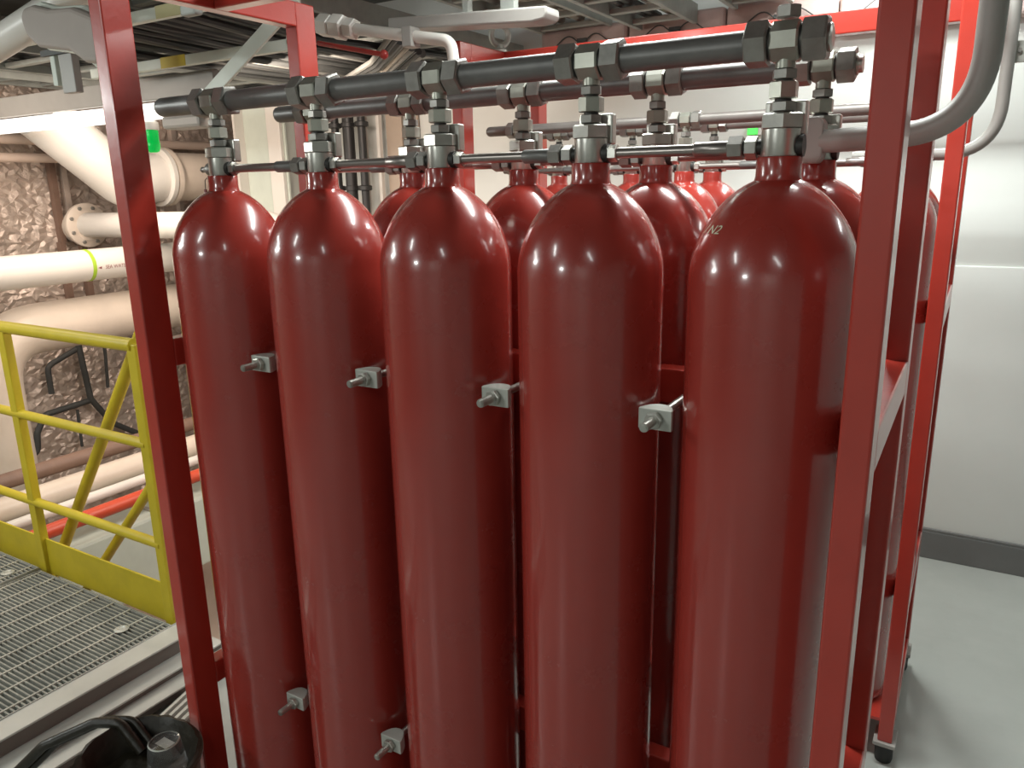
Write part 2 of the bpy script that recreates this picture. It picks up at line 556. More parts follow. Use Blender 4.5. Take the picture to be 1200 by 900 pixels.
p1 = pilot(0, 0, 'thin steel tube with hex fittings joining the valves of the front row')
w = MB()
w.sweep(fillet([(-4 * PITCHX - 0.030, -0.008, 1.672), (-4 * PITCHX - 0.052, -0.010, 1.660), (-4 * PITCHX - 0.054, -0.010, 1.635)], 0.008, 4), 0.0010, 6)
w.build('seal_wire', THREAD, p1)
MB().box(-4 * PITCHX - 0.058, -4 * PITCHX - 0.050, -0.012, -0.008, 1.614, 1.638).build('seal_tag', TAGRED, p1, bevel=0.001)
pilot(0, Y2, 'thin steel tube joining the valves of the second row')
pilot(X3, Y3, 'thin steel tube joining the valves of the far rack front row')
pilot(X3, Y4, 'thin steel tube joining the valves of the far rack rear row')

# ------------------------------------------------------------------ racks
PW, PD = 0.044, 0.075


def rack(xl, xr, yf, yb, label, sw):
    """xl/xr outer sides, yf/yb outer front and rear faces"""
    t = thing('cylinder_rack', ((xl + xr) / 2, (yf + yb) / 2, FZ), label, 'rack', 'red cylinder racks')
    top, bot = 2.142, -0.17
    for x0 in (xl, xr - PW):
        for y0 in (yf, yb - PD):
            MB().box(x0, x0 + PW, y0, y0 + PD, bot, top).build('post', RACK, t, bevel=0.004)
            f = MB().box(x0 - 0.012, x0 + PW + 0.012, y0 - 0.01, y0 + PD + 0.01, bot - 0.014, bot).build('base_plate', GREYPIPE, t, bevel=0.002)
            MB().lathe([(0.026, FZ), (0.028, FZ + 0.01), (0.028, FZ + 0.05), (0.024, bot - 0.014)], c=(x0 + PW / 2, y0 + PD / 2, 0), n=20).build('rubber_foot', BLACK, f)
        MB().box(x0, x0 + PW, yf + PD - .002, yb - PD + .002, top - 0.066, top).build('side_beam', RACK, t, bevel=0.004)
        MB().box(x0, x0 + PW, yf + PD - .002, yb - PD + .002, 1.205, 1.275).build('side_rail', RACK, t, bevel=0.004)
        MB().box(x0, x0 + PW, yf + PD - .002, yb - PD + .002, 0.285, 0.350).build('side_rail', RACK, t, bevel=0.004)
        MB().box(x0, x0 + PW, yf + PD - .002, yb - PD + .002, bot, bot + 0.065).build('side_rail', RACK, t, bevel=0.004)
    ym = (yf + yb) / 2
    MB().box(xl + PW - .002, xr - PW + .002, ym - 0.022, ym + 0.022, top - 0.066, top).build('cross_beam', RACK, t, bevel=0.004)
    for z0, z1 in ((1.205, 1.275), (0.300, 0.370)):
        MB().box(xl + PW - .002, xr - PW + .002, ym - 0.022, ym + 0.022, z0, z1).build('cross_rail', RACK, t, bevel=0.004)
    MB().box(xl + PW - .002, xr - PW + .002, yf + PD * .3, yb - PD * .3, ZB - 0.012, ZB - 0.001).build('bottom_shelf', RACK, t)
    return t


rack(-1.474, 0.187, -0.168, 0.492, 'near red steel rack of welded posts and rails holding the front two rows', 1)
r2 = rack(-1.446, 0.220, 1.187, 1.847, 'far red steel rack behind the near one, brightly lit on its posts', 1)

# lifting eye on the far rack's left top beam
t = thing('lifting_eye', (-1.424, 1.50, 2.142), 'steel lifting eye bolt on the far rack top beam', 'eye bolt')
m = MB()
m.lathe([(0.030, 2.142), (0.030, 2.150), (0.018, 2.156), (0.016, 2.170)], c=(-1.424, 1.50, 0), n=20)
m.build('shank', STEEL, t)
m = MB()
ringc = Vector((-1.424, 1.50, 2.205))
pts = [ringc + Vector((0.5 * math.cos(a), 0.85 * math.cos(a), math.sin(a))).normalized() * 0.038 for a in [2 * PI * i / 28 for i in range(28)]]
nv = len(pts)
rings = []
for i, p in enumerate(pts):
    tdir = (pts[(i + 1) % nv] - pts[i - 1]).normalized()
    rad = (p - ringc).normalized()
    side = tdir.cross(rad)
    rings.append([m.bm.verts.new(p + (rad * math.cos(2 * PI * j / 10) + side * math.sin(2 * PI * j / 10)) * 0.0115) for j in range(10)])
m.skin(rings + [rings[0]], True, False)
m.build('eye_ring', CLAMP, t)

# ------------------------------------------------------------------ clamps between the front cylinders
def clamp(x, z, label):
    y0 = -0.082
    t = thing('cylinder_clamp', (x, y0, z), label, 'clamp', 'clamps between the front row cylinders')
    pts = []
    w, d, h = 0.030, 0.030, 0.0185
    pl = [(x - w, y0), (x + w, y0), (x + w, y0 + 0.008)]
    for i in range(1, 8):
        a = PI * i / 8
        pl.append((x + w * 0.9 * math.cos(a), y0 + 0.008 + d * math.sin(a)))
    pl.append((x - w, y0 + 0.008))
    MB().poly([Vector((p[0], p[1], z - h)) for p in pl], (0, 0, 2 * h)).build('clamp_plate', CLAMP, t, bevel=0.0015)
    b = MB()
    b.cyl((x, y0 - 0.052, z), (x, 0.139, z), 0.0078, 16)
    b.cyl((x, y0 - 0.054, z), (x, y0 - 0.052, z), 0.0055, 16)
    for k in range(9):
        b.cyl((x, y0 - 0.050 + k * 0.0042, z), (x, y0 - 0.0478 + k * 0.0042, z), 0.0085, 12)
    b.build('threaded_rod', STEEL, t)
    MB().hexa((x, y0 - 0.0125, z), (x, y0 - 0.0008, z), 0.0160, ph=0.2).build('hex_nut', STEEL, t)
    n = MB()
    n.cyl((x, y0 - 0.0145, z), (x, y0 - 0.0125, z), 0.0120, 18)
    n.build('washer', STEEL, t)


PAIR = ['the two rightmost front cylinders', 'the middle front cylinder and its right neighbour',
        'the middle front cylinder and its left neighbour', 'the two leftmost front cylinders']
for i in range(4):
    clamp(-(i + .5) * PITCHX, 1.2384, 'upper galvanised clamp plate with bolt between %s' % PAIR[i])
for i in (2, 3):
    clamp(-(i + .5) * PITCHX, 0.3228, 'lower galvanised clamp plate with bolt between %s' % PAIR[i])

# ------------------------------------------------------------------ grey discharge pipes leaving on the right
t = thing('discharge_pipe', (0.04, 0.285, 1.70), 'wide grey painted pipe curving up to the right through the near rack', 'pipe')
m = MB()
m.sweep(fillet([(0.018, 0.262, 1.700), (0.262, 0.20, 1.706), (0.262, 0.19, 2.75)], 0.14, 14), 0.0205, 24)
m.build('pipe', GREYPIPE, t)
b = MB()
b.poly([Vector(p) for p in [(-0.022, 0.244, 1.672), (-0.014, 0.244, 1.662), (0.012, 0.244, 1.662), (0.020, 0.244, 1.672),
                            (0.020, 0.244, 1.733), (0.012, 0.244, 1.743), (-0.014, 0.244, 1.743), (-0.022, 0.244, 1.733)]], (0, 0.046, 0))
b.build('adapter_block', GREYPIPE, t, bevel=0.003)
t = thing('discharge_pipe', (0.05, 1.50, 1.70), 'thin grey pipe curving up against the white wall behind the far rack', 'pipe')
m = MB()
m.sweep(fillet([(-0.10, 1.50, 1.700), (0.296, 1.50, 1.702), (0.296, 1.50, 2.75)], 0.14, 12), 0.0175, 20)
m.build('pipe', GREYPIPE, t)
t = thing('pipe_clip', (0.325, 1.53, 1.98), 'pale square bracket plate with a bolt, behind the curved grey pipes', 'bracket')
MB().box(0.27, 0.345, 1.524, 1.530, 1.952, 2.012).build('plate', CLAMP, t, bevel=0.002)
MB().cyl((0.322, 1.514, 1.985), (0.322, 1.524, 1.985), 0.006, 12).build('bolt', ZINC, t)

# ------------------------------------------------------------------ grating platform, aluminium edge, railing
GZ = -0.10
t = thing('grating_panel', (-3.6, -0.2, GZ - 0.03), 'galvanised steel grating floor panel between the yellow railing and the aluminium edge', 'grating', 'grating floor panels')
def grating(t, x0, x1, gz):
    g = MB()
    y = -1.30
    while y < 0.405:
        g.box(x0, x1, y, y + 0.006, gz - 0.030, gz - 0.002)
        y += 0.0185
    g.build('bearing_bars', GRATE, t, kind='stuff')
    g = MB()
    x = x1 - 0.05
    while x > x0:
        g.box(x - 0.004, x + 0.004, -1.30, 0.406, gz - 0.008, gz)
        x -= 0.115
    g.build('cross_rods', GRATELT, t, kind='stuff')
    MB().box(x0, x1, 0.406, 0.412, gz - 0.032, gz + 0.002).build('edge_bar', GRATE, t)
    for x in (x0, x1):
        MB().box(x - 0.003, x + 0.003, -1.30, 0.412, gz - 0.032, gz + 0.002).build('edge_bar', GRATE, t)


def saddle(t, cx, cy, gz):
    m = MB()
    m.lathe([(0.027, gz + 0.0005), (0.029, gz + 0.004), (0.017, gz + 0.008), (0.010, gz + 0.004)], c=(cx, cy, 0), n=20)
    m.build('saddle_clip', CLAMP, t)


grating(t, -3.385, -2.398, GZ)
saddle(t, -2.56, 0.29, GZ)
t = thing('grating_panel', (-4.2, -0.2, GZ - 0.03), 'second steel grating floor panel at the left edge, slightly raised', 'grating', 'grating floor panels')
grating(t, -5.0, -3.395, GZ + 0.012)
saddle(t, -3.47, 0.31, GZ + 0.012)

t = thing('platform_edge_profile', (-2.33, -0.6, FZ), 'grey slotted aluminium profile along the edge of the grating platform', 'beam')
MB().box(-2.390, -2.296, -1.6, 0.50, -0.230, -0.099).build('profile_core', ALUDK, t)
MB().box(-2.391, -2.284, -1.6, 0.50, -0.101, -0.093).build('top_lip', ALU, t, bevel=0.002)
MB().box(-2.391, -2.389, -1.6, 0.50, -0.101, -0.088).build('top_ridge', ALU, t)
MB().box(-2.300, -2.204, -1.6, 0.50, -0.168, -0.160).build('middle_lip', ALU, t, bevel=0.002)
MB().box(-2.300, -2.216, -1.6, 0.50, -0.225, -0.166).build('profile_core', ALUDK, t)
MB().box(-2.230, -2.133, -1.6, 0.50, -0.199, -0.191).build('lower_lip', ALU, t, bevel=0.002)
MB().box(-2.230, -2.150, -1.6, 0.50, -0.235, -0.198).build('profile_core', ALUDK, t)

t = thing('yellow_railing', (-2.9, 0.434, GZ), 'yellow painted safety railing with toe board at the far edge of the grating', 'railing')
RY = 0.440
for x in (-2.45, -3.40, -4.35):
    MB().box(x - 0.027, x + 0.027, RY - 0.008, RY + 0.030, GZ - 0.10, 1.075).build('post', YELLOW, t, bevel=0.004)
for z, r_ in ((1.068, 0.027), (0.668, 0.021), (0.236, 0.021)):
    MB().cyl((-5.2, RY + 0.010, z), (-2.45, RY + 0.010, z), r_, 18).build('rail', YELLOW, t)
MB().box(-5.2, -2.43, RY + 0.012, RY + 0.022, GZ - 0.03, GZ + 0.150).build('toe_board', YELLOW, t, bevel=0.002)

t = thing('stair_handrail', (-3.4, 0.62, -1.35), 'yellow sloping stair handrails descending behind the railing', 'handrail')
for a, b_, r_ in (((-2.66, 0.62, 1.066), (-4.38, 0.62, -1.19), 0.026), ((-2.70, 0.62, 0.415), (-4.20, 0.62, -1.12), 0.022)):
    MB().cyl(a, b_, r_, 16).build('rail', YELLOW, t)
MB().cyl((-2.67, 0.62, 1.06), (-2.67, 0.62, -1.35), 0.024, 16).build('post', YELLOW, t)
MB().cyl((-4.15, 0.62, -0.90), (-4.15, 0.62, -1.35), 0.024, 16).build('post', YELLOW, t)

# ------------------------------------------------------------------ black bin with a bag and a clear cup
BX, BY, BT = -1.445, -0.345, 0.205
t = thing('waste_bin', (BX, BY, FZ), 'dark round waste bin lined with a black bag, by the near left post', 'bin')
m = MB()
m.lathe([(0.10, FZ), (0.118, FZ + 0.005), (0.148, BT - 0.03), (0.158, BT - 0.012), (0.160, BT), (0.152, BT + 0.004), (0.142, BT - 0.01), (0.11, FZ + 0.03), (0.02, FZ + 0.02)], c=(BX, BY, 0), n=40)
m.build('bin_shell', BINP, t)
m = MB()
rings = []
for j, (rad, z) in enumerate([(0.156, BT + 0.003), (0.147, BT + 0.006), (0.136, BT - 0.01), (0.115, BT - 0.05), (0.05, BT - 0.05)]):
    ring = []
    for i in range(44):
        a = 2 * PI * i / 44
        lump = 0.022 * max(0.0, math.cos(a - 2.7)) ** 2 if j < 3 else 0.0
        rad2 = rad + random.uniform(-.003, .003)
        ring.append(m.bm.verts.new((BX + rad2 * math.cos(a), BY + rad2 * math.sin(a), z + lump + random.uniform(-.004, .004))))
    rings.append(ring)
m.skin(rings, True, False)
m.bm.faces.new(rings[-1])
m.build('bag_liner', BAG, t)
m = MB()
for q_, (dx, dy, dz) in enumerate(((0, 0, 0), (0.012, 0.03, -.006))):
    m.sweep(fillet([(BX - 0.06 + dx, BY + 0.05 + dy, BT - 0.035 + dz), (BX - 0.135 + dx, BY + 0.045 + dy, BT + 0.03 + dz), (BX - 0.20 + dx, BY + 0.01 + dy, BT + 0.03 + dz), (BX - 0.30 + dx, BY - 0.08 + dy, BT - 0.02 + dz), (BX - 0.42 + dx, BY - 0.17 + dy, BT - 0.16 + dz)], 0.05, 6), 0.014 - .003 * q_, 10)
m.build('bag_tie', BAG, t)
CXp, CYp = BX + 0.055, BY + 0.045
t = thing('clear_cup', (CXp, CYp, BT - 0.03), 'clear plastic cup with a white paper label, upside down in the waste bin', 'cup')
m = MB()
m.lathe([(0.050, BT - 0.03), (0.044, BT + 0.015), (0.040, BT + 0.046), (0.038, BT + 0.050), (0.034, BT + 0.049), (0.033, BT + 0.044), (0.002, BT + 0.042)], c=(CXp, CYp, 0), n=32, cap=False)
m.build('cup_shell', CLEAR, t)
MB().box(CXp - 0.022, CXp + 0.022, CYp - 0.012, CYp + 0.016, BT + 0.0385, BT + 0.0395).build('paper_label', PAPER, t)
m = MB()
m.lathe([(0.0375, BT + 0.0505), (0.0395, BT + 0.0480), (0.0355, BT + 0.0480)], c=(CXp, CYp, 0), n=32, cap=False)
m.build('cup_rim', CLAMP, t)

# aluminium profile lying on the deck behind the bin
t = thing('profile_offcut', (-2.03, 0.1, FZ), 'fluted grey aluminium profile lying on the deck beside the platform edge', 'profile')
A0, A1 = Vector((-2.075, 0.27, FZ + 0.02)), Vector((-1.98, -0.08, FZ + 0.02))
sd = (A1 - A0).normalized().cross(Vector((0, 0, 1)))
for k in range(4):
    o_ = sd * (k - 1.5) * 0.030
    MB().bar(A0 + o_ + Vector((0, 0, .018)), A1 + o_ + Vector((0, 0, .018)), 0.014, 0.03).build('rib', ALU, t, bevel=0.002)
MB().bar(A0, A1, 0.12, 0.038).build('web', ALUDK, t)

# ------------------------------------------------------------------ pipes in the machinery space
def ypipe(name, x, z, r_, y0, y1, m_, label, n=24, cat='pipe'):
    t = thing(name, (x, (y0 + y1) / 2, z), label, cat)
    MB().cyl((x, y0, z), (x, y1, z), r_, n).build('pipe_run', m_, t)
    return t


sw = ypipe('sea_water_pipe', -4.6, 1.190, 0.100, -3.0, 4.38, WHITEP, 'fat white pipe lettered SEA WATER with lime tape bands')
for y in (1.575, 1.865, 2.45):
    MB().cyl((-4.6, y - 0.012, 1.190), (-4.6, y + 0.012, 1.190), 0.1015, 24).build('tape_band', LIMEBAND, sw)
me = text_mesh('SEA WATER', 0.034)
bm = bmesh.new()
bm.from_mesh(me)
for v in bm.verts:
    x, y = v.co.x, v.co.y
    a = math.radians(-8) + y / 0.1
    v.co = Vector((-4.6 + 0.1015 * math.cos(a), 1.722 + x * 0.88, 1.190 + 0.1015 * math.sin(a)))
m = MB(); m.bm.free(); m.bm = bm
m.build('lettering', TEXTRED, sw)
m = MB()
am = [(1.592, -8), (1.618, -3), (1.618, -13)]
m.bm.faces.new([m.bm.verts.new((-4.6 + 0.1015 * math.cos(math.radians(a)), y, 1.190 + 0.1015 * math.sin(math.radians(a)))) for y, a in am])
m.build('flow_arrow', TEXTRED, sw)

t = thing('flanged_pipe', (-4.6, 2.0, 1.42), 'white pipe with a bolted round flange against the foil wall', 'pipe')
m = MB()
m.sweep(fillet([(-5.25, 2.0, 1.416), (-3.22, 2.0, 1.432), (-3.22, 2.0, -1.34)], 0.2, 8), 0.086, 28)
m.build('pipe_run', WHITEP, t)
fl = MB().lathe([(0.10, -0.03), (0.155, -0.025), (0.155, 0.0), (0.150, 0.004), (0.09, 0.006)], c=(-5.22, 2.0, 1.416), d=(1, 0, 0), n=36).build('flange', PALE, t)
for k in range(8):
    a = 2 * PI * (k + .5) / 8
    MB().hexa((-5.222, 2.0 + 0.126 * math.cos(a), 1.416 + 0.126 * math.sin(a)), (-5.205, 2.0 + 0.126 * math.cos(a), 1.416 + 0.126 * math.sin(a)), 0.014).build('flange_bolt', ZINC, fl)
m = MB()
m.cyl((-5.22, 2.0, 1.416), (-5.38, 2.0, 1.40), 0.11, 28)
m.build('wall_stub', PALE, t)

t = thing('elbow_pipe', (-4.8, 1.6, 1.8), 'very wide white pipe slanting down to a flange behind the left post', 'pipe')
m = MB()
m.sweep(fillet([(-4.8, 1.545, 2.119), (-4.8, 2.06, 1.690), (-4.8, 2.32, 1.740)], 0.12, 8), 0.165, 32)
m.build('pipe_run', WHITEP, t)
MB().lathe([(0.10, 0), (0.205, 0.002), (0.205, 0.035), (0.14, 0.037)], c=(-4.8, 2.30, 1.740), d=(0, 1, 0), n=40).build('flange', WHITEP, t)
MB().lathe([(0.10, 0), (0.205, 0.002), (0.205, 0.035), (0.14, 0.037)], c=(-4.8, 2.345, 1.740), d=(0, 1, 0), n=40).build('flange', PALE, t)
m = MB()
m.cyl((-4.8, 2.37, 1.740), (-4.8, 4.38, 1.740), 0.170, 32)
m.build('pipe_run', PALE, t)

t = thing('lagged_elbow_pipe', (-4.75, 1.6, 0.80), 'thick cream lagged pipe with a rounded bend under the sea water pipe', 'pipe')
m = MB()
m.sweep(fillet([(-4.75, 0.98, -1.3), (-4.75, 0.98, 0.82), (-4.75, 4.38, 0.835)], 0.34, 12), 0.155, 32)
m.build('pipe_run', PALE, t)

ypipe('brown_pipe', -4.2, 0.100, 0.045, -3.0, 2.6, BROWN, 'brown pipe running behind the railing above the cream ones')
ypipe('cream_pipe', -4.1, -0.020, 0.072, 0.52, 2.6, PALE, 'fat cream pipe between the brown and the red pipe')
ypipe('cream_pipe', -3.98, -0.075, 0.030, 0.52, 2.6, WHITEP, 'slim cream pipe just above the red pipe')
ypipe('red_fire_main', -3.85, -0.125, 0.040, 0.52, 2.6, FIRERED, 'orange-red pipe running behind the railing')
t = thing('pale_green_duct', (-4.07, 2.4, -0.8), 'pale green rectangular duct beneath the red pipe', 'duct')
MB().box(-4.28, -3.86, 0.72, 2.55, -0.75, -0.28).build('duct_body', MINT, t, bevel=0.02)
MB().box(-4.29, -3.85, 1.35, 1.38, -0.76, -0.27).build('duct_seam', GREYPIPE, t, bevel=0.004)
for z, r_, lb in ((1.872, 0.030, 'upper slim pink-beige pipe high on the foil wall'), (1.99, 0.033, 'second slim pink-beige pipe near the top of the foil wall')):
    ypipe('slim_pipe', -5.22, z, r_, -3.0, 4.38, PINKW, lb, 16)
# cables down the foil wall
for i, (y0, pts, r_) in enumerate([
    (0, [(-5.33, 1.850, 0.70), (-5.33, 1.855, 0.574), (-5.33, 1.883, 0.138), (-5.33, 2.018, -0.087), (-5.33, 2.227, -0.238)], 0.022),
    (0, [(-5.34, 1.850, 0.530), (-5.34, 1.616, 0.444), (-5.34, 1.613, 0.243)], 0.020),
    (0, [(-5.34, 2.060, 0.69), (-5.34, 2.054, 0.45), (-5.34, 2.034, 0.189)], 0.012),
    (0, [(-5.34, 1.880, 0.125), (-5.34, 1.541, 0.103), (-5.34, 1.467, -0.017), (-5.34, 1.451, -0.146), (-5.34, 1.363, -0.182)], 0.022),
    (0, [(-5.34, 1.776, 0.080), (-5.34, 1.768, -0.205)], 0.011)]):
    tag(MB().sweep(fillet(pts, 0.06, 6), r_, 10).build('wall_cable', CABDK),
        ['thick dark cable dropping down the foil wall and bending right', 'dark cable looping left on the foil wall',
         'slim dark cable hanging straight on the foil wall', 'dark cable running left and down over the foil',
         'short thin dark cable hanging low on the foil'][i], 'cable', 'cables on the foil wall')

# ------------------------------------------------------------------ deckhead girder, luminaire, green lamp
struct(MB().box(-4.95, -2.75, 1.20, 1.235, 2.062, 2.165).build('trim_1', GREYPIPE, bevel=0.004))
t = thing('fluorescent_luminaire', (-3.9, 1.3, 2.0), 'lit white fluorescent light under the girder on the left', 'lamp')
MB().box(-4.95, -3.21, 1.240, 1.315, 1.985, 2.060).build('diffuser', LAMPW, t, bevel=0.02)
MB().box(-3.21, -2.93, 1.24, 1.36, 1.930, 1.990).build('end_housing', GREYPIPE, t, bevel=0.015)
t = thing('green_signal_lamp', (-3.385, 1.30, 1.90), 'small lit green lamp hanging under the fluorescent light', 'lamp')
MB().lathe([(0.030, 1.940), (0.036, 1.936), (0.036, 1.885), (0.038, 1.880), (0.038, 1.858), (0.032, 1.836), (0.02, 1.830)], c=(-3.385, 1.30, 0), n=20).build('lens', GREENL, t)
MB().lathe([(0.042, 1.939), (0.042, 1.975), (0.03, 1.986)], c=(-3.385, 1.30, 0), n=20).build('lamp_base', WHITEP, t)

# ------------------------------------------------------------------ column, black pipes and boards by the back wall
t = thing('steel_column', (-4.1, 2.78, -1.35), 'pale grey green steel column behind the leftmost cylinders', 'column')
MB().box(-4.31, -3.91, 2.70, 2.716, -1.35, 2.2).build('flange', MINT, t, bevel=0.002)
MB().box(-4.13, -4.112, 2.716, 2.88, -1.35, 2.2).build('web', MINT, t)
MB().box(-4.33, -4.31, 2.62, 2.716, -1.35, 2.2).build('edge_strip', WHITEP, t)
MB().box(-4.05, -3.925, 2.67, 2.70, -1.35, 2.2).build('cover_strip', WHITEP, t, bevel=0.004)
for i, x in enumerate((-3.46, -3.345, -3.23)):
    t = thing('black_riser', (x, 2.72, -1.35), '%s black vertical pipe of the three by the back wall' % ['left', 'middle', 'right'][i], 'pipe', 'black risers')
    MB().cyl((x, 2.72, -1.35), (x, 2.72, 2.12), [0.026, 0.038, 0.026][i], 16).build('pipe_run', BLACK, t)
    for z in (1.30, 1.62, 2.02):
        MB().lathe([(0.034, 0), (0.045, 0.004), (0.045, 0.03), (0.034, 0.034)], c=(x, 2.72, z), n=16).build('pipe_collar', BLACK, t)
for i, x in enumerate((-3.405, -3.290, -3.165)):
    tag(MB().box(x - 0.012, x + 0.012, 2.80, 2.83, FZ, 2.15).build('white_batten', WHITEP), '%s pale upright batten behind the black pipes' % ['left', 'middle', 'right'][i], 'batten', 'battens behind the black pipes')
for i, (xa, xb, dx) in enumerate(((-3.08, -2.95, 0.05), (-2.91, -2.82, 0.05))):
    o = MB().poly([Vector((xa, 2.80, FZ)), Vector((xb, 2.80, FZ)), Vector((xb - dx * 1.6, 2.88, 2.10)), Vector((xa - dx * 1.6, 2.88, 2.10))], (0, 0.018, 0)).build('plywood_board', PLY)
    tag(o, ['wider brown board leaning on the back wall beside the black pipes', 'narrow brown board leaning at a slant on the back wall'][i], 'board', 'boards leaning on the back wall')

# green exit sign on the back wall
t = thing('exit_sign', (-0.77, 2.90, 1.89), 'small bright green sign on the white wall between the manifold pipes', 'sign')
MB().box(-0.800, -0.745, 2.885, 2.91, 1.862, 1.908).build('sign_face', GREENS, t, bevel=0.002)
MB().box(-0.745, -0.70, 2.88, 2.91, 1.858, 1.912).build('sign_box', GREYPIPE, t, bevel=0.003)

# ------------------------------------------------------------------ deckhead services
# pink insulation blankets over the back wall
t = thing('insulation_blanket', (-0.6, 2.85, 2.4), 'pink insulation blankets with wires above the far rack beam', 'insulation')
x = -1.95
k = 0
while x < 1.2:
    w_ = 0.52
    m = MB()
    m.box(x, x + w_ - 0.006, 2.80 + random.uniform(-.01, .01), 2.905, 2.285, 2.47 + random.uniform(-.01, .01))
    m.build('blanket', PINSUL, t, bevel=0.025, seg=3)
    MB().box(x + w_ * .5 - 0.03, x + w_ * .5 + 0.03, 2.785, 2.80, 2.33, 2.40).build('fixing_pin', CABDK, t, bevel=0.003)
    MB().sweep(fillet([(x + 0.02, 2.785, 2.31), (x + w_ * .35, 2.783, 2.43), (x + w_ * .5, 2.783, 2.36), (x + w_ * .65, 2.783, 2.43), (x + w_ - .02, 2.785, 2.31)], 0.06, 5), 0.0035, 6).build('wire', CABDK, t)
    x += w_
    k += 1


def ladder(xl, xr, z, y0, y1, label, ncab, group='cable ladders under the deckhead', cz=0.02, step=0.28, mats=None, light=True):
    t = thing('cable_ladder', ((xl + xr) / 2, (y0 + y1) / 2, z), label, 'cable tray', group)
    for x in (xl, xr):
        MB().box(x - 0.012, x + 0.012, y0, y1, z - 0.02, z + 0.07).build('side_rail', TRAY, t, bevel=0.003)
    y = y0 + 0.1
    while y < y1:
        MB().box(xl, xr, y - 0.018, y + 0.018, z - 0.012, z + 0.012).build('rung', TRAY, t, bevel=0.003)
        y += step
    w_ = (xr - xl - 0.06)
    for i in range(ncab):
        x = xl + 0.03 + w_ * (i + .5) / ncab
        r_ = random.uniform(0.35, 0.52) * w_ / ncab
        dz = random.choice([0, 0, 0.02])
        pts = [(x + random.uniform(-.012, .012), y0 + (y1 - y0) * k / 7, z + cz + r_ + dz + random.uniform(-.006, .006)) for k in range(8)]
        MB().sweep(pts, r_, 8).build('cable', random.choice(mats or [CABDK, CABDK, CABGR, CABGR, CABLT]), t)
    return t


ladder(-1.35, -1.06, 2.42, 0.6, 2.78, 'grey cable ladder close above the far rack, right of the white light strip', 5)
ladder(-1.92, -1.52, 2.46, 0.4, 2.78, 'grey cable ladder left of the first one above the far rack', 6)
ladder(-0.86, -0.60, 2.46, 0.9, 2.78, 'short grey cable ladder farthest right under the deckhead', 4)
ladder(-2.62, -2.10, 2.34, 0.66, 2.85, 'wide cable ladder loaded with dark cables above the column', 11, cz=0.012, mats=[CABDK, CABDK, CABDK, CABGR])
ladder(-3.30, -2.72, 2.30, 0.66, 2.85, 'wide cable ladder loaded with dark cables above the grating', 12, cz=0.012, mats=[CABDK, CABDK, CABDK, CABGR])
ladder(-4.00, -3.42, 2.26, -0.8, 4.2, 'cable ladder loaded with dark cables above the lit fluorescent light', 12, cz=0.012, mats=[CABDK, CABDK, CABDK, CABGR])
for i in range(3):
    ladder(-5.2 + i * 0.4, -4.9 + i * .4, 2.34 + 0.03 * i, -0.8, 4.2, ['cable ladder nearest the foil wall', 'second cable ladder from the foil wall', 'third cable ladder from the foil wall'][i], 7)

t = thing('tray_support', (-2.6, 1.03, 2.19), 'pale green strut under the cables with a yellow sticker, left of the near rack', 'strut')
m = MB()
m.box(-3.35, -2.06, 1.00, 1.03, 2.150, 2.192)
m.build('strut', STRUT, t, bevel=0.004)
MB().bar((-2.06, 1.015, 2.165), (-2.02, 1.015, 2.35), 0.03, 0.04, (1, 0, 0)).build('upturned_end', STRUT, t, bevel=0.004)
MB().box(-2.832, -2.669, 0.9985, 1.00, 2.149, 2.193).build('sticker', STICK, t)
t = thing('tray_support', (-2.3, 0.6, 2.24), 'pale green strut high at the top edge with a faded yellow sticker', 'strut')
MB().box(-3.2, -2.02, 0.60, 0.63, 2.222, 2.262).build('strut', STRUT, t, bevel=0.004)
MB().box(-2.283, -2.13, 0.5985, 0.60, 2.221, 2.263).build('sticker', CREAMST, t)

t = thing('diagonal_brace', (-1.97, 0.7, 2.09), 'white flat bar sloping down to the left behind the near rack beam', 'brace')
MB().bar((-1.70, 0.70, 2.235), (-2.19, 0.70, 1.965), 0.012, 0.052, (0, 0, 1)).build('flat_bar', STRUT, t, bevel=0.003)
MB().bar((-1.70, 0.712, 2.246), (-2.19, 0.712, 1.976), 0.03, 0.010, (0, 0, 1)).build('flat_edge', STRUT, t, bevel=0.002)

t = thing('light_strip', (-1.27, 1.0, 2.17), 'long pale grey box strip with a rounded end, top centre under the cable ladders', 'duct')
m = MB()
pl = []
for (x, z) in ((-1.60, 2.175), (-1.02, 2.135), (-0.975, 2.140), (-0.962, 2.155), (-0.965, 2.178), (-1.60, 2.215)):
    pl.append(Vector((x, 1.03, z)))
m.poly(pl, (0, 0.09, 0))
m.build('housing', GREYPIPE, t, bevel=0.006)
MB().box(-1.15, -1.10, 1.06, 1.09, 2.16, 2.40).build('hanger', TRAY, t)
MB().box(-1.30, -1.28, 1.06, 1.09, 2.16, 2.40).build('hanger', TRAY, t)

t = thing('cable_gland', (-1.71, 0.30, 2.14), 'small pale junction under the near rack top beam', 'junction box')
MB().box(-1.75, -1.685, 0.285, 0.315, 2.118, 2.150).build('gland_body', TRAY, t, bevel=0.006)
MB().cyl((-1.718, 0.30, 2.15), (-1.718, 0.30, 2.30), 0.010, 10).build('hanger_rod', TRAY, t)
t = thing('cable_bundle', (-2.4, 1.9, 2.22), 'sagging bundle of grey cables under the ladders, left of the far rack', 'cables')
for i in range(9):
    k = i * 0.055
    pts = [(-1.90 - k * .4, 1.42 + k, 2.245), (-2.25 - k * .5, 1.70 + k, 2.205), (-2.75 - k * .4, 2.05 + k * .7, 2.20), (-3.35, 2.30 + k * .9, 2.215)]
    MB().sweep(fillet(pts, 0.4, 6), 0.013 + 0.004 * (i % 3), 8).build('cable', [CABGR, CABDK, CABDK, CABGR, CABLT][i % 5], t)
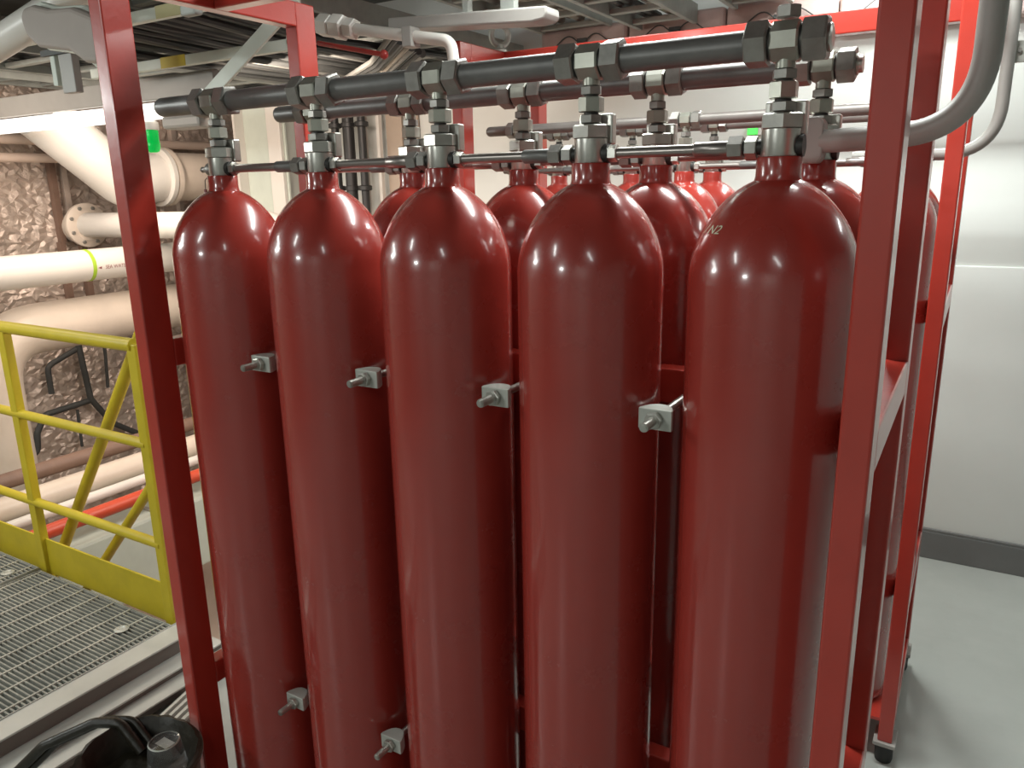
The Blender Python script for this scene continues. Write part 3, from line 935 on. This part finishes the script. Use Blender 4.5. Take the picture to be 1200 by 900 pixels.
t = thing('cable_bundle', (-2.7, 1.6, 2.24), 'loose dark cables slung under the ladders above the yellow sticker', 'cables')
for i in range(20):
    x0 = -3.16 + i * 0.054
    sl = random.uniform(-0.22, 0.10)
    z0 = 2.245 + random.uniform(-0.01, 0.02)
    pts = [(x0 + sl * 0.0, 0.68, z0), (x0 + sl * 0.3 + random.uniform(-.03, .03), 1.25, z0 - random.uniform(0, .03)),
           (x0 + sl * 0.7 + random.uniform(-.03, .03), 2.0, z0 - random.uniform(-.01, .03)), (x0 + sl, 2.8, z0 + 0.02)]
    MB().sweep(fillet(pts, 0.5, 5), random.uniform(0.010, 0.020), 8).build('cable', random.choice([CABDK, CABDK, CABDK, CABGR, BLACK]), t)
t = thing('small_white_pipe', (-1.6, 1.0, 2.16), 'white pipe with a hexagonal union, turning down behind the manifold', 'pipe')
m = MB()
m.sweep(fillet([(-2.02, 1.0, 2.245), (-1.31, 1.0, 2.105), (-1.295, 1.0, 1.99)], 0.045, 8), 0.020, 16)
m.build('pipe_run', WHITEP, t)
d = Vector((-1.31 + 2.02, 0, 2.105 - 2.245)).normalized()
P0 = Vector((-1.87, 1.0, 2.2154))
for a, b_, r_ in ((-0.02, 0.035, 0.040), (0.045, 0.10, 0.044), (0.108, 0.15, 0.036)):
    MB().hexa(P0 + d * a, P0 + d * b_, r_, ph=0.2).build('union_nut', WHITEP, t)
MB().box(-1.495, -1.455, 0.97, 1.025, 2.10, 2.165).build('support_clip', GREYPIPE, t, bevel=0.004)
t = thing('red_valve_handle', (-1.72, 0.95, 2.13), 'thin red rod with a knob below the white union pipe', 'handle')
m = MB()
m.cyl((-1.88, 0.97, 2.152), (-1.58, 0.97, 2.085), 0.009, 10)
m.build('rod', HANDLE, t)
m = MB()
m.lathe([(0.004, -0.016), (0.013, -0.010), (0.016, 0), (0.013, 0.010), (0.004, 0.016)], c=(-1.575, 0.97, 2.084), n=14)
m.build('knob', HANDLE, t)

# lumpy lagged damper, top left
t = thing('lagged_box', (-2.40, 0.3, 2.14), 'grey brown lagged box with a pale rim hanging at the top left', 'box')
out = [(-2.60, 2.215), (-2.575, 2.245), (-2.52, 2.248), (-2.43, 2.225), (-2.30, 2.215), (-2.19, 2.175), (-2.165, 2.12), (-2.17, 2.05), (-2.20, 2.035),
       (-2.27, 2.045), (-2.34, 2.085), (-2.42, 2.10), (-2.52, 2.115), (-2.58, 2.155)]
MB().poly([Vector((x, 0.30, z)) for x, z in out], (0, 0.07, 0)).build('lagging', LUMP, t, bevel=0.02, seg=3)
m = MB()
m.poly([Vector((-2.38 + (x + 2.38) * 1.05, 0.335, 2.14 + (z - 2.14) * 1.15)) for x, z in out], (0, 0.04, 0))
m.build('rim', STRUT, t, bevel=0.012)
m = MB()
m.sweep(fillet([(-3.2, 0.44, 2.16), (-2.62, 0.44, 2.27), (-2.40, 0.44, 2.33), (-2.36, 0.44, 2.7)], 0.1, 8), 0.055, 20)
m.build('duct_stub', WHITEP, t)
t = thing('hanger_post', (-2.66, 0.5, 2.1), 'pale grey hanger post with a dark strap beside the lagged box', 'hanger')
MB().box(-2.80, -2.77, 0.50, 0.53, 2.03, 2.6).build('flat', MINT, t, bevel=0.003)
MB().box(-2.745, -2.66, 0.50, 0.53, 2.00, 2.6).build('flat', GREYPIPE, t, bevel=0.003)
MB().box(-2.83, -2.64, 0.485, 0.50, 2.135, 2.155).build('strap', CABDK, t)
